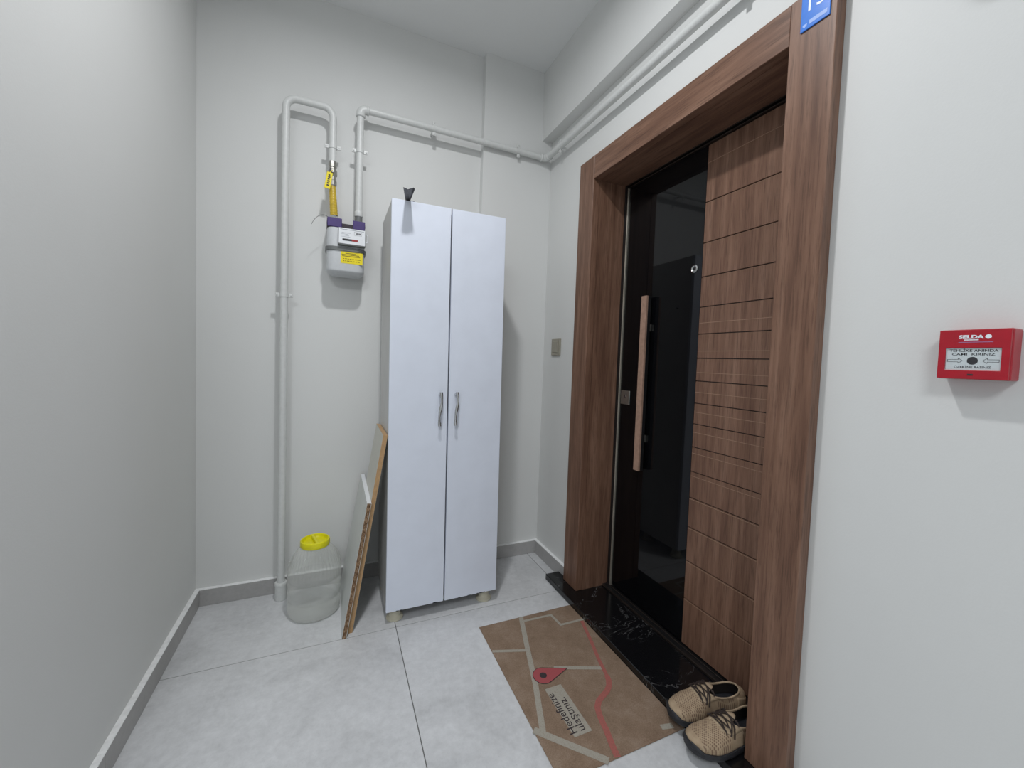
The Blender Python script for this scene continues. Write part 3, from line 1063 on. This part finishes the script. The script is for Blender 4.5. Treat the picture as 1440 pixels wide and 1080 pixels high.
# pin: teardrop with the tip towards the road
pc, tip, pr = Vector((-.4287, -.9107)), Vector((-.330, -.913)), .0375
dd = tip - pc
base = math.atan2(dd.y, dd.x)
ta = math.acos(pr / dd.length)
pp = [tuple(tip)]
for k in range(33):
    a = base + ta + (2 * math.pi - 2 * ta) * k / 32
    pp.append((pc.x + pr * math.cos(a), pc.y + pr * math.sin(a)))


def scaled(pts, c, k):
    return [(c.x + (x - c.x) * k, c.y + (y - c.y) * k) for x, y in pts]


pin = obj('pin_outline', prism(scaled(pp, pc, 1.06), 'z', MZ, MZ + .0010), M_MINK, dm)
obj('pin_print', prism(pp, 'z', MZ + .0006, MZ + .0013), M_MPIN, pin)
obj('pin_dot', prism([(pc.x + .0135 * math.cos(2 * math.pi * k / 24), pc.y + .0135 * math.sin(2 * math.pi * k / 24)) for k in range(24)], 'z', MZ + .0009, MZ + .0016), M_MINK, pin)
lb = obj('label_print', box(-.4535, -.3885, -1.169, -.970, MZ - .0002, MZ + .0009), M_MROAD, dm)
obj('lettering', text_bm('Hedefinize\nulaştınız.', .0385, frame_mat((-.4315, -1.160, MZ + .0011), (0, 1, 0), (-1, 0, 0)), align='LEFT', spacing=.78, sx=1.0, extrude=.0003), M_MINK, dm)

# ------------------------------------------------------------------ fire alarm call point
cp = thing('fire_call_point', 'red manual fire alarm call point on the wall right of the door', 'fire alarm', (0, -1.835, 1.17))
cy0, cy1, cz0, cz1 = -1.7870, -1.8826, 1.1720, 1.2665
CF = -.045
hb = NB()
# housing with a recessed window: front ring of four bars over a back box
wy0, wy1, wz0, wz1 = cy0 - .0105, cy1 + .0105, 1.189, 1.2315
box(CF + .006, -.0004, cy1 - .0015, cy0 + .0015, cz0 - .001, cz1 + .001, .003, 2, bm=hb)
obj('back_box', hb, M_RED, cp)
fr = NB()
outer = [(cy0, cz0), (cy1, cz0), (cy1, cz1), (cy0, cz1)]
inner = [(wy0, wz0), (wy1, wz0), (wy1, wz1), (wy0, wz1)]
for xx in (CF, CF + .0062):
    pass
vo = [[fr.verts.new((xx, y, z)) for y, z in outer] for xx in (CF, CF + .0062)]
vi = [[fr.verts.new((xx, y, z)) for y, z in inner] for xx in (CF, CF + .0062)]
for k in range(4):
    k2 = (k + 1) % 4
    fr.faces.new((vo[0][k], vo[0][k2], vi[0][k2], vi[0][k]))
    fr.faces.new((vo[1][k], vo[1][k2], vi[1][k2], vi[1][k]))
    fr.faces.new((vo[0][k], vo[0][k2], vo[1][k2], vo[1][k]))
    fr.faces.new((vi[0][k], vi[0][k2], vi[1][k2], vi[1][k]))
cov = obj('front_cover', fr, M_RED, cp)
bv = cov.modifiers.new('soft_edges', 'BEVEL')
bv.width = .0009
bv.segments = 2
el = obj('press_panel', box(CF + .003, CF + .0062, wy1, wy0, wz0, wz1), M_PRESS, cp, label='white press panel with arrows and a black dot')
pm = CF + .0029
ym = (wy0 + wy1) / 2


def ctext(body, size, y, z, mat, par, x=pm, sx=1.0, bold=0.0, nm='lettering'):
    return obj(nm, text_bm(body, size, frame_mat((x, y, z), (0, -1, 0), (0, 0, 1)), .00015, sx=sx, bold=bold), mat, par)


ctext('TEHLİKE ANINDA', .0066, ym, 1.2262, M_INK, el, sx=1.22, bold=.0001)
ctext('CAMI  KIRINIZ', .0064, ym, 1.2192, M_INK, el, sx=1.42, bold=.00005)
ctext('ÜZERİNE BASINIZ', .0056, ym, 1.1945, M_INK, el, sx=1.1, bold=.00005)
obj('dot', lathe([(0, -.0003), (.0074, -.0003), (.0074, 0), (0, 0)], (pm, ym, 1.2070), 28, 'x'), M_INK, el)
for s in (-1, 1):
    # hollow arrow pointing at the dot, as an outline of thin bars
    o = ym + s * .0345
    i_ = ym + s * .0135
    nk = ym + s * .0195
    z = 1.2070
    pth = [(o, z - .0022), (nk, z - .0022), (nk, z - .0048), (i_, z), (nk, z + .0048), (nk, z + .0022), (o, z + .0022), (o, z - .0022)]
    b = NB()
    for q in range(len(pth) - 1):
        a, c = Vector(pth[q]), Vector(pth[q + 1])
        t = (c - a).normalized()
        n_ = Vector((-t.y, t.x)) * .00028
        prism([tuple(a + n_), tuple(c + n_), tuple(c - n_), tuple(a - n_)], 'x', pm - .0002, pm, bm=b)
    obj('arrow', b, M_INK, el)
ctext('SELDA', .0092, ym + .0035, 1.2522, M_BLUEW, cov, x=CF - .0002, sx=1.25, bold=.00045)
obj('tagline', box(CF - .0003, CF, ym - .007, ym + .0125, 1.2460, 1.2476), M_BLUEW, cov)
obj('badge', lathe([(0, -.0003), (.0042, -.0003), (.0042, 0), (0, 0)], (CF, ym - .0195, 1.2525), 20, 'x'), M_BLUEW, cov)
obj('cover_line', box(CF - .00025, CF, ym - .026, ym + .020, 1.2422, 1.2427), M_BLUEP, cov)
obj('indicator', box(CF - .0006, CF, ym - .003, ym + .0045, 1.1785, 1.1817), M_INK, cov)

# sounder above it, out of the picture but for its shadow
sd = thing('alarm_sounder', 'small white round alarm sounder high on the wall above the call point', 'alarm', (0, -1.848, 1.905))
obj('base', lathe([(0, -.0004), (.060, -.0004), (.061, -.012), (.058, -.020), (0, -.020)], (0, -1.848, 1.968), 36, 'x'), M_WHITE, sd, smooth=40)
obj('dome', lathe([(.052, -.020), (.050, -.034), (.040, -.046), (.022, -.052), (0, -.053)], (0, -1.848, 1.968), 36, 'x'), M_WHITE, sd, smooth=40)

# ------------------------------------------------------------------ shoes (local: toe towards +x)


def lerp_tab(tab, x):
    for i in range(len(tab) - 1):
        if x <= tab[i + 1][0]:
            a, b_ = tab[i], tab[i + 1]
            t = (x - a[0]) / (b_[0] - a[0])
            t = min(1, max(0, t))
            t = t * t * (3 - 2 * t) * .5 + t * .5
            return a[1] + (b_[1] - a[1]) * t
    return tab[-1][1]


WID = [(-.140, .014), (-.135, .024), (-.125, .031), (-.10, .036), (-.05, .036), (0, .040), (.04, .0465), (.075, .048), (.10, .044), (.120, .036), (.132, .025), (.139, .013)]
HGT = [(-.140, .034), (-.135, .046), (-.12, .053), (-.08, .062), (-.03, .068), (.0, .066), (.03, .058), (.06, .049), (.09, .041), (.115, .032), (.130, .023), (.139, .012)]
BEND = [(-.14, .0), (-.06, -.004), (.0, -.003), (.06, .002), (.11, .008), (.14, .010)]


def spring(x):
    return 0.0 if x < .05 else 1.6 * (x - .05) ** 2


def surf(x, v, off=0.0, side=1):
    """upper surface: x along the shoe, v in 0..1 over the instep from one side to the other"""
    wd, h = lerp_tab(WID, x) + off, lerp_tab(HGT, x) + off
    a = math.pi * v
    c, s = math.cos(a), math.sin(a)
    y = wd * math.copysign(abs(c) ** .72, c)
    z = h * abs(s) ** .80
    return Vector((x, y + side * lerp_tab(BEND, x), .016 + spring(x) + z))


def build_shoe(label, loc, rz, side):
    t = thing('shoe', label, 'shoe', loc, (0, 0, rz), group='beige lace-up shoes by the door')
    nx, nv = 60, 14
    X = [-.140 + .279 * (i / nx) for i in range(nx + 1)]
    OC, OL = -.052, .066            # ankle opening: centre and half length

    def edge(x):
        k = (x - OC) / OL
        return .5 - (.30 * max(0.0, 1 - k * k) ** .5 if abs(k) < 1 else 0.0)
    XS = sorted(set([round(x, 5) for x in X] + [round(OC + OL * math.cos(math.pi * k / 24), 5) for k in range(25)]))
    XS = [x for i, x in enumerate(XS) if i == 0 or x - XS[i - 1] > .0006 or abs(abs(x - OC) - OL) < .00002]
    b = NB()
    for half in (0, 1):
        g_ = []
        for x in XS:
            e = edge(x)
            g_.append([b.verts.new(surf(x, (e * j / nv) if half == 0 else 1 - e * j / nv, 0, side)) for j in range(nv + 1)])
        for i in range(len(XS) - 1):
            for j in range(nv):
                b.faces.new((g_[i][j], g_[i + 1][j], g_[i + 1][j + 1], g_[i][j + 1]))
    bmesh.ops.remove_doubles(b, verts=b.verts[:], dist=.00002)
    uo = obj('upper', b, [M_SHOE, M_SHOEIN], t, local=True)
    shade(uo.data, 60)
    md = uo.modifiers.new('leather', 'SOLIDIFY')
    md.thickness = .0030
    md.offset = -1
    md.material_offset = 1
    # sole: outline of the upper, a little wider, with a raised toe bumper
    b = NB()
    lo, hi = [], []
    outl = []
    for i in range(nx + 1):
        outl.append((X[i], lerp_tab(WID, X[i]) + .0045))
    loop = [(x, wd) for x, wd in outl] + [(.1445, 0)] + [(x, -wd) for x, wd in outl[::-1]] + [(-.1445, 0)]
    rows = []
    for kz, sc in ((0, .93), (.003, .985), (.009, 1.0), (.015, 1.005), (.019, .99), (.019, .90)):
        row = []
        for x, y in loop:
            zz = kz + spring(x)
            if kz >= .015 and x > .118: zz += (x - .118) * .20
            row.append(b.verts.new((x * (1 if sc > .95 else .99), y * sc + side * lerp_tab(BEND, x), zz)))
        rows.append(row)
    n = len(loop)
    for r in range(len(rows) - 1):
        for k in range(n):
            b.faces.new((rows[r][k], rows[r][(k + 1) % n], rows[r + 1][(k + 1) % n], rows[r + 1][k]))
    b.faces.new(rows[0][::-1])
    b.faces.new(rows[-1])
    so_ = obj('sole', b, M_SOLE, t, local=True, smooth=50)
    # toe bumper: dark cap low on the toe
    b = NB()
    nb = 24
    rings = []
    for k in range(nb + 1):
        a = -math.pi / 2 + math.pi * k / nb
        xb = .117 + .0255 * math.cos(a)
        wb = lerp_tab(WID, .117) + .0030
        yb = wb * math.copysign(abs(math.sin(a)) ** .8, math.sin(a)) + side * lerp_tab(BEND, xb)
        hmax = .011 * math.cos(a) ** .6 if abs(a) < math.pi / 2 - 1e-6 else 0.0
        ring = []
        for j in range(6):
            tt = j / 5
            inn = .0045 * tt ** 2 * math.cos(a)
            ring.append(b.verts.new((xb - inn, yb * (1 - .10 * tt ** 2), .014 + spring(min(xb, .139)) + hmax * tt + .004 * tt)))
        rings.append(ring)
    for k in range(nb):
        for j in range(5):
            b.faces.new((rings[k][j], rings[k + 1][j], rings[k + 1][j + 1], rings[k][j + 1]))
    o = obj('toe_bumper', b, M_SOLE, t, local=True, smooth=60)
    m_ = o.modifiers.new('thickness', 'SOLIDIFY')
    m_.thickness = .002

    def patch(nm, x0f, x1f, v0, v1, off, mat, nxp=10, nvp=5, th=.0015):
        b = NB()
        q = []
        for j in range(nvp + 1):
            v = v0 + (v1 - v0) * j / nvp
            xa, xb = x0f(v), x1f(v)
            q.append([b.verts.new(surf(xa + (xb - xa) * i / nxp, v, off, side)) for i in range(nxp + 1)])
        for j in range(nvp):
            for i in range(nxp):
                b.faces.new((q[j][i], q[j][i + 1], q[j + 1][i + 1], q[j + 1][i]))
        o = obj(nm, b, mat, t, local=True, smooth=60)
        m_ = o.modifiers.new('thickness', 'SOLIDIFY')
        m_.thickness = th
        return o
    # eyestays on both sides of the laces and the tongue between them
    for s in (0, 1):
        f = (lambda v: v) if s == 0 else (lambda v: 1 - v)
        patch('eyestay', lambda v: OC + OL * math.sqrt(max(0.0, 1 - ((.5 - min(v, 1 - v)) / .3005) ** 2)) + .001, lambda v: .052 - .030 * max(0, .40 - min(v, 1 - v)) / .2, f(.20), f(.42), .0018, M_SHOEP)
    patch('tongue', lambda v: -.022 + .020 * ((v - .5) / .085) ** 2, lambda v: .047, .415, .585, .0012, M_SHOEP, 10, 6, .003)
    patch('heel_counter', lambda v: -.1385, lambda v: -.095, .02, .20, .0014, M_SHOEP)
    patch('heel_counter', lambda v: -.1385, lambda v: -.095, .80, .98, .0014, M_SHOEP)
    # collar rim
    rim = []
    for k in range(49):
        a = 2 * math.pi * k / 48
        x = OC + OL * math.cos(a)
        v = .5 + .30 * math.sin(a)
        rim.append(surf(x, v, .0005, side))
    obj('collar_rim', tube(rim, .0028, 8), M_SHOEP, t, local=True, smooth=60)
    # laces: criss-cross over the tongue
    rows_ = [-.006, .010, .026, .041]
    b = NB()

    def lace(p, q_, n=8):
        pts = []
        for i in range(n + 1):
            tt = i / n
            x = p[0] + (q_[0] - p[0]) * tt
            v = p[1] + (q_[1] - p[1]) * tt
            pts.append(surf(x, v, .0045 + .0015 * math.sin(math.pi * tt), side))
        tube(pts, .0021, 6, bm=b)
    for i in range(len(rows_) - 1):
        lace((rows_[i], .36), (rows_[i + 1], .64))
        lace((rows_[i], .64), (rows_[i + 1], .36))
    for x in rows_:
        lace((x, .28), (x - .002, .40))
        lace((x, .72), (x - .002, .60))
    lace((rows_[3], .36), (rows_[3], .64))
    # bow and loose ends
    kx = .0
    for (dx, v1) in ((.030, .22), (.040, .74), (.020, .16), (.012, .80)):
        lace((kx, .5), (kx + dx, v1), 10)
    obj('laces', b, M_LACE, t, local=True, smooth=60)
    return t


def aim(toe, heel):
    t, h = Vector(toe), Vector(heel)
    c = (t + h) / 2
    return (c.x, c.y), math.atan2(t.y - h.y, t.x - h.x)


c, a = aim((-.150, -1.242), (.132, -1.302))
build_shoe('beige perforated lace-up shoe, the one nearer the black glass of the door', (c[0], c[1], TH + .0004), a, 1)
c, a = aim((-.180, -1.368), (.100, -1.383))
build_shoe('beige perforated lace-up shoe partly hidden behind the right door casing', (c[0], c[1], TH + .0004), a, -1)
